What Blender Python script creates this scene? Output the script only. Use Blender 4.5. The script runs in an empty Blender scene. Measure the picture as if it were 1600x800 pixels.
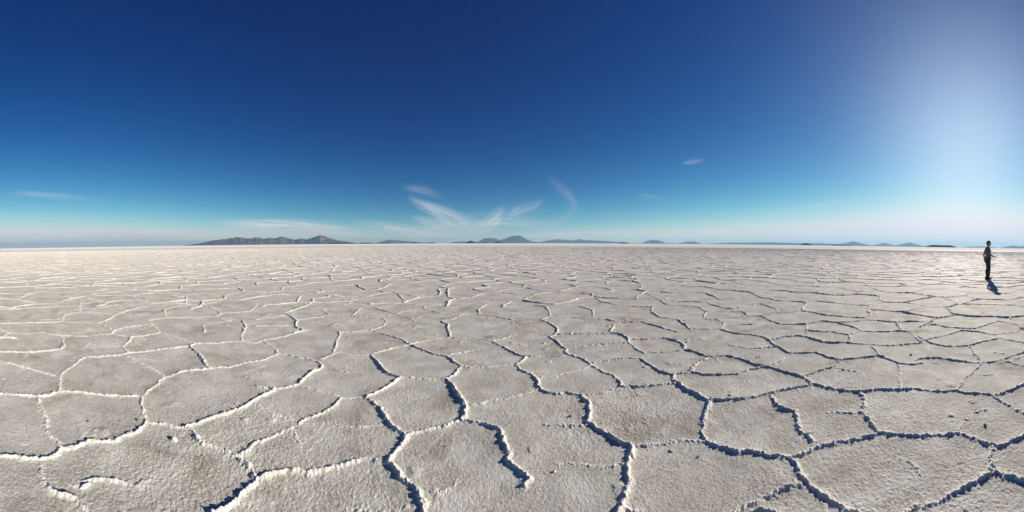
import bpy, bmesh, math, random
import numpy as np
from mathutils import Vector, Matrix, geometry, noise as mnoise

random.seed(7)
rng = np.random.default_rng(7)
sc = bpy.context.scene
R = math.radians

# ------------------------------------------------------------------ camera
CAM_H = 1.47
F = 1600 / math.pi            # photo pixels per radian of the cylindrical panorama
YC = 388.4                    # photo row of the cylinder's equator
PITCH = 8.3 / F
cd = bpy.data.cameras.new('camera')
cam = bpy.data.objects.new('camera', cd)
sc.collection.objects.link(cam)
cam.location = (0, 0, CAM_H)
cam.rotation_euler = (math.pi / 2 - PITCH, 0, 0)
cd.type = 'PANO'
cd.panorama_type = 'CENTRAL_CYLINDRICAL'
cd.central_cylindrical_range_u_min = -math.pi / 2
cd.central_cylindrical_range_u_max = math.pi / 2
cd.central_cylindrical_range_v_min = -(800 - YC) / F
cd.central_cylindrical_range_v_max = YC / F
cd.central_cylindrical_radius = 1.0
cd.clip_start = 0.05
cd.clip_end = 2.0e6
sc.camera = cam

# ------------------------------------------------------------------ sky, sun, exposure
SUN_AZ, SUN_EL = R(80), R(19.5)
w = bpy.data.worlds.new('World')
sc.world = w
w.use_nodes = True
nt = w.node_tree
nt.nodes.clear()
sky = nt.nodes.new('ShaderNodeTexSky')
sky.sky_type = 'NISHITA'
sky.sun_disc = False
sky.sun_elevation = SUN_EL
sky.sun_rotation = SUN_AZ
sky.altitude = 3700
sky.air_density = 1.0
sky.dust_density = 0.9
sky.ozone_density = 2.0
SKY_K = 0.06                   # sky graded to camera contrast: each channel falls off more steeply towards the zenith
sep = nt.nodes.new('ShaderNodeSeparateColor')
com = nt.nodes.new('ShaderNodeCombineColor')
nt.links.new(sky.outputs[0], sep.inputs[0])
for i, (g_, k_) in enumerate(((2.75, 7.2), (1.90, 2.42), (1.25, 1.13))):
    m1 = nt.nodes.new('ShaderNodeMath'); m1.operation = 'MULTIPLY'; m1.inputs[1].default_value = SKY_K * 1.27
    m2 = nt.nodes.new('ShaderNodeMath'); m2.operation = 'POWER'; m2.inputs[1].default_value = g_
    m3 = nt.nodes.new('ShaderNodeMath'); m3.operation = 'MULTIPLY'; m3.inputs[1].default_value = k_ / (SKY_K * 1.27)
    nt.links.new(sep.outputs[i], m1.inputs[0]); nt.links.new(m1.outputs[0], m2.inputs[0])
    m4 = nt.nodes.new('ShaderNodeMath'); m4.operation = 'SMOOTH_MIN'; m4.inputs[1].default_value = (0.57, 0.58, 0.63)[i] / (SKY_K * 1.27); m4.inputs[2].default_value = 0.6 / (SKY_K * 1.27)
    nt.links.new(m2.outputs[0], m3.inputs[0]); nt.links.new(m3.outputs[0], m4.inputs[0]); nt.links.new(m4.outputs[0], com.inputs[i])
bg = nt.nodes.new('ShaderNodeBackground')
bg.inputs['Strength'].default_value = 0.05
out = nt.nodes.new('ShaderNodeOutputWorld')
# sun glare added to the sky colour (it stands in the frame's right edge)
tcw = nt.nodes.new('ShaderNodeTexCoord')
dot = nt.nodes.new('ShaderNodeVectorMath'); dot.operation = 'DOT_PRODUCT'
nt.links.new(tcw.outputs['Generated'], dot.inputs[0])
dot.inputs[1].default_value = (math.sin(SUN_AZ) * math.cos(SUN_EL), math.cos(SUN_AZ) * math.cos(SUN_EL), math.sin(SUN_EL))
last = com.outputs[0]
for pw, amp, tint in ((9.0, 0.085, (0.84, 0.90, 0.96)), (30.0, 0.19, (0.98, 0.98, 0.94))):
    mx_ = nt.nodes.new('ShaderNodeMath'); mx_.operation = 'MAXIMUM'; mx_.inputs[1].default_value = 0.0
    po = nt.nodes.new('ShaderNodeMath'); po.operation = 'POWER'; po.inputs[1].default_value = pw
    sc_n = nt.nodes.new('ShaderNodeVectorMath'); sc_n.operation = 'SCALE'
    k_ = amp / (SKY_K * 1.27)
    sc_n.inputs[0].default_value = tuple(k_ * c_ for c_ in tint)
    ad_ = nt.nodes.new('ShaderNodeVectorMath'); ad_.operation = 'ADD'
    nt.links.new(dot.outputs['Value'], mx_.inputs[0]); nt.links.new(mx_.outputs[0], po.inputs[0])
    nt.links.new(po.outputs[0], sc_n.inputs['Scale'])
    nt.links.new(last, ad_.inputs[0]); nt.links.new(sc_n.outputs[0], ad_.inputs[1])
    last = ad_.outputs[0]
nt.links.new(last, bg.inputs[0])
nt.links.new(bg.outputs[0], out.inputs[0])

ld = bpy.data.lights.new('sun', 'SUN')
ld.energy = 4.0
ld.angle = R(0.5)
ld.color = (1.0, 0.905, 0.765)
sun = bpy.data.objects.new('sun', ld)
sc.collection.objects.link(sun)
sun_dir = Vector((math.sin(SUN_AZ) * math.cos(SUN_EL), math.cos(SUN_AZ) * math.cos(SUN_EL), math.sin(SUN_EL)))
sun.rotation_euler = sun_dir.to_track_quat('Z', 'Y').to_euler()
sun.location = (20, 0, 30)

sc.view_settings.view_transform = 'Standard'
sc.view_settings.look = 'None'
sc.view_settings.gamma = 1.0
sc.view_settings.use_curve_mapping = False
sc.view_settings.exposure = 0.97
sc.cycles.transparent_max_bounces = 64

# ------------------------------------------------------------------ helpers
def pix_dir(x, y):
    """world direction through a photo pixel"""
    th = (x - 800) / F
    dx, dy, dz = math.sin(th), math.cos(th), (YC - y) / F
    c, s = math.cos(PITCH), math.sin(PITCH)
    return dx, dy * c + dz * s, dz * c - dy * s

def ground_at(x, y):
    dx, dy, dz = pix_dir(x, y)
    t = CAM_H / max(1e-4, -dz)
    return dx * t, dy * t

def horizon_row(x):
    return YC - F * math.tan(PITCH) * math.cos((x - 800) / F)

def tag(o, label=None, cat=None, group=None, kind=None):
    if label: o['label'] = label
    if cat: o['category'] = cat
    if group: o['group'] = group
    if kind: o['kind'] = kind
    return o

def link_mesh(name, me, mat, parent=None):
    o = bpy.data.objects.new(name, me)
    sc.collection.objects.link(o)
    if mat: me.materials.append(mat)
    if parent: o.parent = parent
    return o

def np_mesh(name, V, Fq, smooth=True, attrs=None):
    """mesh from arrays; Fq = list of (n, k) face arrays"""
    me = bpy.data.meshes.new(name)
    me.vertices.add(len(V))
    me.vertices.foreach_set('co', np.ascontiguousarray(V, np.float32).ravel())
    loops = np.concatenate([f.ravel() for f in Fq]).astype(np.int32)
    tot = np.concatenate([np.full(len(f), f.shape[1], np.int32) for f in Fq])
    start = np.concatenate([[0], np.cumsum(tot)[:-1]]).astype(np.int32)
    me.loops.add(len(loops))
    me.loops.foreach_set('vertex_index', loops)
    me.polygons.add(len(tot))
    me.polygons.foreach_set('loop_start', start)
    me.polygons.foreach_set('loop_total', tot)
    me.polygons.foreach_set('use_smooth', np.full(len(tot), smooth, bool))
    for k, a in (attrs or {}).items():
        at = me.attributes.new(k, 'FLOAT', 'POINT')
        at.data.foreach_set('value', np.ascontiguousarray(a, np.float32))
    me.update(calc_edges=True)
    me.validate()
    return me

def vnoise(x, y, seed=0):
    """smooth value noise in [-1, 1]"""
    xi = np.floor(x).astype(np.int64); yi = np.floor(y).astype(np.int64)
    fx = x - xi; fy = y - yi
    fx = fx * fx * fx * (fx * (fx * 6 - 15) + 10); fy = fy * fy * fy * (fy * (fy * 6 - 15) + 10)
    def h(a, b):
        n = (a * 374761393 + b * 668265263 + seed * 1274126177) & 0xffffffff
        n = ((n ^ (n >> 13)) * 1274126177) & 0xffffffff
        n = n ^ (n >> 16)
        return (n & 0xffffff) / float(0x7fffff) - 1.0
    a = h(xi, yi); b = h(xi + 1, yi); c = h(xi, yi + 1); d = h(xi + 1, yi + 1)
    return (a * (1 - fx) + b * fx) * (1 - fy) + (c * (1 - fx) + d * fx) * fy

def sstep(a, b, x):
    t = np.clip((x - a) / (b - a), 0, 1)
    return t * t * (3 - 2 * t)

# ------------------------------------------------------------------ node helper
def new_mat(name):
    m = bpy.data.materials.new(name)
    m.use_nodes = True
    n = m.node_tree
    n.nodes.clear()
    return m, n

class NT:
    def __init__(s, n): s.n = n
    def node(s, t, **kw):
        nd = s.n.nodes.new(t)
        for k, v in kw.items(): setattr(nd, k, v)
        return nd
    def put(s, sock, v):
        if hasattr(v, 'links') or isinstance(v, bpy.types.NodeSocket): s.n.links.new(v, sock)
        else: sock.default_value = v
    def math(s, op, a, b=0.0, c=0.0, clamp=False):
        nd = s.node('ShaderNodeMath', operation=op, use_clamp=clamp)
        s.put(nd.inputs[0], a); s.put(nd.inputs[1], b); s.put(nd.inputs[2], c)
        return nd.outputs[0]
    def mix(s, f, a, b, blend='MIX'):
        nd = s.node('ShaderNodeMix', data_type='RGBA', blend_type=blend)
        s.put(nd.inputs[0], f); s.put(nd.inputs[6], a); s.put(nd.inputs[7], b)
        return nd.outputs[2]
    def noise(s, vec, scale, detail=3.0, rough=0.55, dist=0.0):
        nd = s.node('ShaderNodeTexNoise')
        s.put(nd.inputs['Vector'], vec)
        nd.inputs['Scale'].default_value = scale
        nd.inputs['Detail'].default_value = detail
        nd.inputs['Roughness'].default_value = rough
        nd.inputs['Distortion'].default_value = dist
        return nd.outputs['Fac']
    def ramp(s, v, a, b):
        nd = s.node('ShaderNodeMapRange', interpolation_type='SMOOTHSTEP')
        s.put(nd.inputs[0], v); nd.inputs[1].default_value = a; nd.inputs[2].default_value = b
        return nd.outputs[0]

def plain_mat(name, col, rough=0.9, var=0.15, scale=20.0, bump=0.0):
    m, n = new_mat(name); k = NT(n)
    geo = k.node('ShaderNodeTexCoord')
    f = k.noise(geo.outputs['Object'], scale, 4.0)
    c2 = tuple(max(0, min(1, v * (1 - var * 2))) for v in col) + (1,)
    c1 = tuple(max(0, min(1, v * (1 + var))) for v in col) + (1,)
    b = k.node('ShaderNodeBsdfPrincipled')
    b.inputs['Roughness'].default_value = rough
    k.put(b.inputs['Base Color'], k.mix(k.ramp(f, 0.3, 0.7), c2, c1))
    if bump:
        bp = k.node('ShaderNodeBump'); bp.inputs['Strength'].default_value = bump
        bp.inputs['Distance'].default_value = 0.01
        k.put(bp.inputs['Height'], f); k.put(b.inputs['Normal'], bp.outputs[0])
    o = k.node('ShaderNodeOutputMaterial'); n.links.new(b.outputs[0], o.inputs[0])
    return m

# ------------------------------------------------------------------ salt crust: where the pressure ridges run
# level (5 tall .. 1 faint): ridge line as seen in the photograph, put down on the ground plane below
TRACE = """
2 0,616 22,618 45,620 56,622 75,621 95,615 105,614 135,616 175,618 205,620 221,621
3 94,614 93,600 92,590 110,575 120,566 135,557
2 60,624 64,637 73,652 76,672 86,688 94,700
4 0,712 27,715 50,719 72,717 88,709 96,701 120,699 147,692 175,689 195,682 212,676 227,665
4 221,621 219,630 226,645 227,657 227,665
3 221,621 230,614 242,603 255,590
1 231,664 257,664 275,669 288,669
4 288,669 310,660 335,652 362,645 385,631 402,623 415,615 428,607
2 292,671 307,683 318,694 335,701 352,708 370,718 380,727 394,740 400,752
3 371,711 385,704 395,693 402,688
5 340,806 350,798 374,780 390,766 402,756 418,748 435,738 465,735
2 71,722 68,735 73,750 80,760 93,772 110,783 125,793 136,806
0 100,756 130,753 150,750 175,752 200,755 222,754 240,750
3 428,607 450,605 467,602
2 400,602 412,606 428,607
2 467,602 478,606 492,610 508,614 522,617 532,621
3 532,621 517,635 500,645 482,651 470,657
1 470,657 457,666 437,675 415,686 402,690
1 532,621 560,620 572,622
0 400,632 412,641 435,649 452,654 467,654
0 452,670 466,686 474,694
3 575,620 597,610 607,604 617,598 627,591
5 572,622 585,632 600,647 607,657 620,670 634,682
5 634,684 622,697 610,712 604,722 614,730 624,745 637,760 650,772 656,785 662,804
2 635,681 655,677 682,670 705,664 722,659
5 698,596 705,602 711,612 722,627 730,637 731,650 724,659 737,661 755,665 775,671 785,675 789,685 794,700 798,712 796,722 802,732
3 465,735 485,737 510,732 535,725 560,720 580,719 600,722
1 735,632 750,631 775,625 800,622 822,614 840,608
0 662,775 690,765 705,762 717,750
0 505,659 535,665 560,665 600,662
5 837,594 839,600 841,608 855,614 870,617 885,615 907,619 919,630 920,645 918,658 925,665 943,675 961,685 977,693 986,697
1 915,617 932,616 955,611 970,604
3 970,604 990,604 1020,603 1052,600
3 965,590 970,604
4 1060,600 1075,609 1092,615 1107,625 1127,626 1160,624 1182,620 1200,615 1225,610 1250,606 1270,602
3 1107,626 1103,637 1100,650 1098,665 1098,675 1104,686
2 985,696 1007,695 1030,691 1052,689 1075,686 1103,686
4 1104,686 1115,692 1132,702 1150,708 1167,705 1187,706 1200,709 1215,713 1237,716
5 988,698 990,710 986,725 983,740 984,755 980,775 973,792 966,806
2 913,664 890,666 870,665 850,664
2 978,727 940,730 917,728 895,725 870,725
2 802,732 810,742 822,748 817,762
2 1245,760 1220,767 1200,776 1170,787 1150,794 1134,804
2 973,792 985,798 1000,800
4 1270,602 1285,606 1305,610 1325,611 1345,612 1360,610 1378,609 1405,609 1432,607 1450,610 1475,612 1497,609
3 1497,609 1510,614 1527,617 1550,618 1562,617 1582,610 1604,600
3 1552,619 1567,627 1582,636 1604,646
2 1207,617 1212,632 1220,639 1237,643 1242,652 1250,670 1262,680 1272,691
3 1347,613 1348,627 1345,645 1356,655 1363,665 1371,676
2 1343,645 1325,647 1312,646 1292,647
4 1240,716 1252,710 1275,701 1300,695 1325,689 1350,682 1372,677 1387,679 1412,680 1440,681 1470,680 1500,677 1517,684 1535,690 1552,696 1570,693 1585,686 1604,677
4 1237,716 1241,724 1244,737 1252,748 1264,760 1280,770 1294,780 1314,790 1335,803
4 1408,806 1437,791 1462,785 1487,770 1512,760 1537,747 1557,741 1575,745 1604,751
2 1550,700 1547,715 1549,730 1554,740
0 1402,716 1420,722 1435,731 1447,742
1 1500,674 1510,659 1522,650 1540,641
1 0,565 25,571 45,576 70,583 92,590
3 135,557 162,558 187,556 200,552
3 200,551 193,542 200,535 207,527
3 0,550 25,551 57,550 95,546
3 96,546 100,535 98,525
3 0,530 15,521 40,521 67,520
2 0,515 10,519 15,521
2 67,520 75,522 100,524 140,525 172,522
3 173,522 180,515 205,511 232,507 240,510
2 155,505 165,510 176,516
3 207,527 225,525 250,520
1 176,522 207,526
3 232,502 240,510 247,517 260,522 277,529 290,532 302,537
3 200,552 232,550 255,546 275,544 295,541 305,537
3 305,537 335,536 377,533 400,535 415,531 445,526 460,520 480,516
5 295,541 309,552 319,565 327,576
3 255,590 290,581 325,577 355,576 375,570 400,565 415,561 435,553
2 200,556 212,564 230,574 257,590
4 381,502 385,512 379,525 378,532
3 232,502 237,500 262,497 300,496 335,494
3 155,505 170,499 182,491 207,484 237,476 252,474
3 97,502 101,492 110,489 135,487 175,490
3 0,506 32,505 97,502
2 97,502 125,504 155,505
1 55,500 75,499 97,498
3 125,474 124,480 125,486
2 125,474 162,472 192,469 232,469
3 0,484 62,481 120,478
2 125,483 165,480 182,476
3 252,474 270,475 290,474 292,469 290,464
2 235,467 265,465 290,464
3 256,485 258,495
2 257,484 275,479 297,476 317,476
3 317,476 330,482 345,489
3 337,494 350,489 390,487 402,477
2 335,494 347,498 360,501
2 360,501 340,504 317,509 320,520
1 292,475 317,476 345,469 340,465
4 412,534 428,542 434,552
3 435,553 450,555 465,559 482,561 495,564 503,570 501,577
4 501,577 488,584 478,591 467,601
3 502,561 522,553 530,551
4 531,519 526,532 523,543 521,551
3 531,519 550,519 578,516
4 580,516 600,508 605,502 597,497 585,496
1 604,504 620,505 645,503 690,502 705,499 725,492 747,491
4 580,516 595,521 615,527 632,533 643,540 662,547 680,554 697,557
2 642,538 675,531 702,528
2 530,552 545,554 560,555 580,555
5 580,555 588,565 598,575 606,584 617,588 627,591
3 586,553 607,546 625,542 640,540
1 627,591 650,590 675,592 690,593
4 697,557 708,565 720,573 709,585 695,592 700,598
2 722,574 750,575 775,573 807,571
1 700,556 717,551 737,547
4 690,502 701,507 699,514 705,520 703,527
3 704,528 730,529 755,531 770,533
4 770,534 783,542 800,549 812,555 823,557 816,565 808,571
1 770,533 790,528 803,524
3 712,495 690,491 675,487 663,482 665,479 687,476 710,474
4 747,491 747,485 755,479 760,476
3 747,492 770,495 800,500
3 622,460 629,467 632,474 650,477
3 587,482 605,487 620,491 637,496 650,503
2 620,491 627,487 652,485
1 587,482 605,479 620,476
2 465,500 500,496 516,492
3 502,485 516,492
4 445,490 457,496 465,502 461,510 470,516
3 400,510 430,509 457,509
3 400,500 422,496 442,493
3 442,490 460,485 475,480 488,472 489,467 507,465 525,461
3 551,492 560,484 565,483
2 552,493 572,495 587,496
1 517,492 550,492
2 545,465 551,467 545,474 530,477 550,481 565,483
3 808,571 816,579 828,585 838,594
2 822,557 850,557 885,556
4 845,500 861,507 871,515 870,522 861,527 873,537 886,546 884,551 889,555 906,560 926,570 938,579 955,586 965,590
3 872,522 905,522 935,521 955,520 967,521 981,527 982,535 993,544 1008,552
3 954,518 960,507 970,504 945,499 922,497 892,497 860,497
4 837,477 853,480 857,487 860,495 845,500
4 907,479 925,485 927,494
1 907,479 880,480 858,482
2 886,544 912,542 940,539 980,536
2 982,530 1012,529 1037,528
4 1037,528 1052,531 1066,537 1068,546 1087,550 1107,557
2 1008,552 1030,551 1067,547
2 926,566 955,562 982,560 1002,561
4 1002,561 1013,569 1026,577 1040,584 1051,587 1051,593 1060,600
3 1052,585 1082,582 1100,587 1125,587 1155,585 1170,579 1200,573
2 1080,580 1087,570 1108,559
4 1110,557 1135,556 1157,561 1180,570 1200,573 1220,580 1245,587 1257,590 1268,601
1 845,589 875,585 905,577 926,570
3 967,504 990,504 1002,503 1022,509 1040,514 1057,519 1077,517
4 1059,499 1070,507 1078,515
4 1059,499 1030,496 1018,488 1019,481 1005,480 980,479 942,472 930,466
1 927,489 962,489 1015,487
3 1080,514 1100,515 1126,514
3 1126,514 1132,506 1121,500 1100,498 1070,501
4 1127,515 1145,521 1175,524 1200,529 1206,536 1213,542
1 1070,535 1095,530 1132,522
3 1122,499 1150,496 1168,493 1160,487 1135,487 1104,487 1099,495
3 1104,487 1094,481 1042,477 1030,467 1010,459
3 1170,494 1190,494 1202,500 1216,506
1 1140,540 1170,545 1200,543
2 1140,507 1175,507
1 1175,519 1200,514 1230,508
1 1205,572 1225,559 1240,553
4 1200,543 1213,542 1231,552 1250,552 1275,551 1295,559 1312,563
3 1257,588 1280,581 1302,575 1311,565
4 1311,565 1325,562 1350,559 1375,556 1392,562 1407,568 1425,569 1442,567
3 1360,541 1372,550 1376,556
0 1300,575 1325,580 1350,584
2 1406,570 1405,590 1410,600 1410,608
4 1430,562 1442,560 1465,559 1487,562 1525,567 1550,565 1567,562 1580,556 1604,549
2 1532,568 1522,582 1505,595 1497,608
3 1567,563 1585,570 1604,574
1 1555,551 1578,554
3 1512,541 1522,550 1531,566
4 1437,527 1455,536 1475,541 1512,540 1537,534 1562,529 1582,532 1604,537
4 1208,531 1225,526 1250,525 1265,529 1285,535 1300,536 1325,536
4 1325,536 1350,538 1390,541 1425,537 1440,536
1 1261,506 1260,522
3 1262,517 1300,519 1325,524 1345,518
3 1325,524 1328,531 1325,536
3 1345,517 1375,519 1410,517
3 1312,505 1335,511 1345,517
3 1282,502 1310,504 1340,502 1356,500 1375,501 1400,504 1410,517 1420,519
4 1420,519 1428,526 1438,534
2 1400,504 1420,502 1442,503
2 1420,519 1450,514
3 1440,533 1465,527 1485,522 1500,517
3 1500,517 1530,519 1555,524 1562,522 1582,520 1600,515
3 1442,509 1460,507 1480,512 1525,514 1550,505 1557,502 1600,508
3 1216,506 1260,507 1282,502
"""
traced = []
for ln in TRACE.strip().splitlines():
    p = ln.split()
    traced.append((int(p[0]), np.array([ground_at(*map(float, q.split(','))) for q in p[1:]])))

LEVEL_H = {0: 0.0075, 1: 0.0108, 2: 0.0138, 3: 0.0140, 4: 0.0145, 5: 0.0185}

def edge_row(x):
    """photo row above which the crust is not traced any more (smaller row = farther)"""
    return np.interp(x, [-200, 0, 60, 250, 400, 450, 760, 800, 1000, 1160, 1220, 1440, 1600, 1800], [486, 484, 478, 474, 482, 478, 477, 478, 470, 486, 500, 504, 508, 510])

def in_traced(px, py):
    r = math.hypot(px, py); az = math.atan2(px, py)
    if abs(az) > R(92): return False
    x = 800 + az * F
    y_ = horizon_row(x) + F * CAM_H / r
    return edge_row(x) < y_ < 803

# Voronoi cells for the crust that lies farther out (and behind the photographer)
S = 1.36
pts = []
row = 0
yy = -62.0
while yy < 132:
    xx = -132.0 + (row % 2) * S * 0.5
    while xx < 132:
        px = xx + random.uniform(-.46, .46) * S; py = yy + random.uniform(-.46, .46) * S
        r = math.hypot(px, py)
        lim = 130 if py > -0.25 * abs(px) else 45
        if r < lim: pts.append(Vector((px, py)))
        xx += S
    row += 1
    yy += S * 0.87
dv, de, df, *_ = geometry.delaunay_2d_cdt(pts, [], [], 0, 1e-5)
DV = np.array([(v.x, v.y) for v in dv])
T = np.array([f for f in df if len(f) == 3])
A, B, C = DV[T[:, 0]], DV[T[:, 1]], DV[T[:, 2]]
d = 2 * (A[:, 0] * (B[:, 1] - C[:, 1]) + B[:, 0] * (C[:, 1] - A[:, 1]) + C[:, 0] * (A[:, 1] - B[:, 1]))
d[np.abs(d) < 1e-9] = 1e-9
a2, b2, c2 = (A**2).sum(1), (B**2).sum(1), (C**2).sum(1)
CC = np.stack([(a2 * (B[:, 1] - C[:, 1]) + b2 * (C[:, 1] - A[:, 1]) + c2 * (A[:, 1] - B[:, 1])) / d,
               (a2 * (C[:, 0] - B[:, 0]) + b2 * (A[:, 0] - C[:, 0]) + c2 * (B[:, 0] - A[:, 0])) / d], 1)
cent = (A + B + C) / 3
bad = np.hypot(*(CC - cent).T) > 1.6
CC[bad] = cent[bad]
CC = CC * 0.8 + cent * 0.2
side = {}
vor = []
for ti, t in enumerate(T):
    for k in range(3):
        key = (min(t[k], t[(k + 1) % 3]), max(t[k], t[(k + 1) % 3]))
        if key in side: vor.append((side.pop(key), ti))
        else: side[key] = ti

def subdivide(P, step):
    o = [P[:1]]
    for a, b in zip(P[:-1], P[1:]):
        n = max(1, int(math.ceil(np.hypot(*(b - a)) / step)))
        t = (np.arange(1, n + 1) / n)[:, None]
        o.append(a + (b - a) * t)
    return np.concatenate(o)

lines = []          # (heights (n,), points (n,2))
for lv, P in traced:
    Q = subdivide(P, 0.10)
    x, y = Q[:, 0], Q[:, 1]
    j = np.stack([vnoise(x * 5, y * 5, 1), vnoise(x * 5, y * 5, 2)], 1) * 0.022
    Hh = LEVEL_H[lv] * (0.98 + 0.34 * vnoise(x * 2.3, y * 2.3, 3) + 0.24 * vnoise(x * 1.05, y * 1.05, 5))
    if lv <= 2: Hh = Hh * (0.85 + 0.40 * vnoise(x * 4.5, y * 4.5, 4))
    if lv == 0: Hh = Hh * np.sin(np.linspace(0.15, math.pi - 0.15, len(Q)))
    if lv == 2 and any(np.allclose(P[0], ground_at(*q)) for q in ((913, 664), (978, 727), (1343, 645), (1245, 760))):
        Hh = Hh * np.linspace(1.0, 0.25, len(Q))
    lines.append((Hh, Q + j))
for _ in range(45):             # short hairline pressure cracks inside the plates
    r = random.uniform(1.7, 9); a = random.uniform(R(-95), R(95)); th = random.uniform(0, math.pi)
    n = random.randint(2, 6); p = np.array([r * math.sin(a), r * math.cos(a)]); Q = [p]
    for i in range(n):
        th += random.uniform(-.5, .5); p = p + 0.09 * np.array([math.cos(th), math.sin(th)]); Q.append(p)
    Q = np.array(Q)
    hh_ = random.choice([0.003, 0.004, 0.005, 0.006]) * np.sin(np.linspace(0.25, math.pi - 0.25, len(Q)))
    lines.append((hh_, Q))
for i0, i1 in vor:
    a, b = CC[i0], CC[i1]
    m = (a + b) / 2
    L = np.hypot(*(b - a)); r = np.hypot(*m)
    if L < 0.12 or r < 0.9 or in_traced(*m) or (r < 5 and (in_traced(*a) or in_traced(*b))): continue
    if random.random() < 0.01: continue
    Q = subdivide(np.array([a, b]), max(0.10, min(0.45, r * 0.006)))
    x, y = Q[:, 0], Q[:, 1]
    wob = 0.13 if r < 60 else 0.10
    Q = Q + np.stack([vnoise(x * 1.5, y * 1.5, 11), vnoise(x * 1.5, y * 1.5, 12)], 1) * wob \
          + np.stack([vnoise(x * 5, y * 5, 1), vnoise(x * 5, y * 5, 2)], 1) * 0.03
    base = random.choice([0.013, 0.016, 0.019, 0.022, 0.025]) * (1 - 0.25 * float(sstep(12.0, 50.0, r)))
    lines.append((base * (0.95 + 0.4 * vnoise(x * 2.3, y * 2.3, 3)), Q))

# ------------------------------------------------------------------ the ground sheet: one polar grid, finest near the photographer
R_FINE = 12.5
az_f = np.linspace(R(-101), R(101), 2300)
az_b = np.linspace(R(101), R(259), 220)[1:-1]
AZ = np.concatenate([az_f, az_b])
rs = [0.25]
while rs[-1] < R_FINE: rs.append(rs[-1] + (0.0022 + 0.0019 * rs[-1] if rs[-1] > 1.2 else 0.009))
nf = len(rs)
while rs[-1] < 130000: rs.append(rs[-1] * (1.02 if rs[-1] < 40 else 1.25))
rs = np.array(rs)
nr, na = len(rs), len(AZ)
RR, AA = np.meshgrid(rs, AZ, indexing='ij')
X = RR * np.sin(AA); Y = RR * np.cos(AA)
Xf, Yf = X[:nf], Y[:nf]
# crumbly warp of the near crust, so that no ridge keeps a clean edge
Xw = Xf + 0.011 * vnoise(Xf * 19, Yf * 19, 21) + 0.006 * vnoise(Xf * 47, Yf * 47, 23)
Yw = Yf + 0.011 * vnoise(Xf * 19, Yf * 19, 22) + 0.006 * vnoise(Xf * 47, Yf * 47, 24)
Zr = np.zeros_like(Xf); CR = np.zeros_like(Xf); SW = np.zeros_like(Xf)
azs_f = az_f
REACH = 0.34
for Hh, Q in lines:
    rq = np.hypot(Q[:, 0], Q[:, 1])
    if rq.min() > R_FINE + 0.5: continue
    aq = np.arctan2(Q[:, 0], Q[:, 1])
    for k in range(len(Q) - 1):
        r0, r1 = min(rq[k], rq[k + 1]) - REACH, max(rq[k], rq[k + 1]) + REACH
        if r0 > R_FINE: continue
        da = REACH / max(0.6, min(rq[k], rq[k + 1]))
        a0, a1 = min(aq[k], aq[k + 1]) - da, max(aq[k], aq[k + 1]) + da
        if a1 - a0 > 3 or a0 > azs_f[-1] or a1 < azs_f[0]: continue
        i0, i1 = np.searchsorted(rs[:nf], [r0, r1])
        j0, j1 = np.searchsorted(azs_f, [a0, a1])
        if i1 <= i0 or j1 <= j0: continue
        xs, ys = Xw[i0:i1, j0:j1], Yw[i0:i1, j0:j1]
        ax, ay = Q[k]; bx, by = Q[k + 1] - Q[k]
        t = np.clip(((xs - ax) * bx + (ys - ay) * by) / (bx * bx + by * by + 1e-12), 0, 1)
        dd = np.hypot(xs - ax - t * bx, ys - ay - t * by)
        H = Hh[k] + (Hh[k + 1] - Hh[k]) * t
        wd = 0.010 + 0.28 * H
        u = dd / wd
        z = H / (1 + u ** 2.8)
        blk = Zr[i0:i1, j0:j1]; np.maximum(blk, z, out=blk)
        blk = CR[i0:i1, j0:j1]; np.maximum(blk, np.minimum(1, 0.6 + H / 0.02) * np.exp(-(dd / (wd * 1.7)) ** 2), out=blk)
        blk = SW[i0:i1, j0:j1]; np.maximum(blk, H * np.exp(-(dd / 0.12) ** 2), out=blk)
fade = 1 - sstep(R_FINE - 1.2, R_FINE - 0.1, RR[:nf])
n1 = vnoise(Xf * 55, Yf * 55, 31); n2 = vnoise(Xf * 110, Yf * 110, 32); n3 = vnoise(Xf * 26, Yf * 26, 33)
grain = sstep(0.5, 1.2, RR[:nf]) * (0.0017 * n1 + 0.0012 * n2 + 0.0008 * n3) * (0.8 + 0.5 * vnoise(Xf * 1.1, Yf * 1.1, 37))
n4 = vnoise(Xf * 12, Yf * 12, 38)
lump = Zr * (0.22 * n4 + 0.14 * n3 + 0.10 * n1 + 0.06 * n2) + CR * (0.0020 * n1 + 0.0022 * n2 + 0.0010 * n3)
# a few blisters and broken flakes on the plates
bl = np.clip(vnoise(Xf * 6.5, Yf * 6.5, 41) - 0.80, 0, 1) * 0.035 * (1 + 0.8 * n3)
swell = 0.006 * vnoise(Xf * 0.9, Yf * 0.9, 35) + 0.004 * vnoise(Xf * 2.6, Yf * 2.6, 36)
Zf = (Zr + lump + 0.16 * SW + grain + bl + swell) * fade
Z = np.zeros_like(X); Z[:nf] = Zf
CRA = np.zeros_like(X); CRA[:nf] = CR * fade
V = np.stack([X, Y, Z], -1).reshape(-1, 3)
crest = CRA.ravel()
idx = np.arange(nr * na).reshape(nr, na)
q = np.stack([idx[:-1], np.roll(idx[:-1], -1, 1), np.roll(idx[1:], -1, 1), idx[1:]], -1).reshape(-1, 4)[:, ::-1]
V = np.concatenate([V, [[0, 0, 0.0]]]); crest = np.concatenate([crest, [0]])
cap = np.stack([np.full(na, nr * na), idx[0], np.roll(idx[0], -1)], -1)[:, ::-1]
quads = [q]
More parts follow.
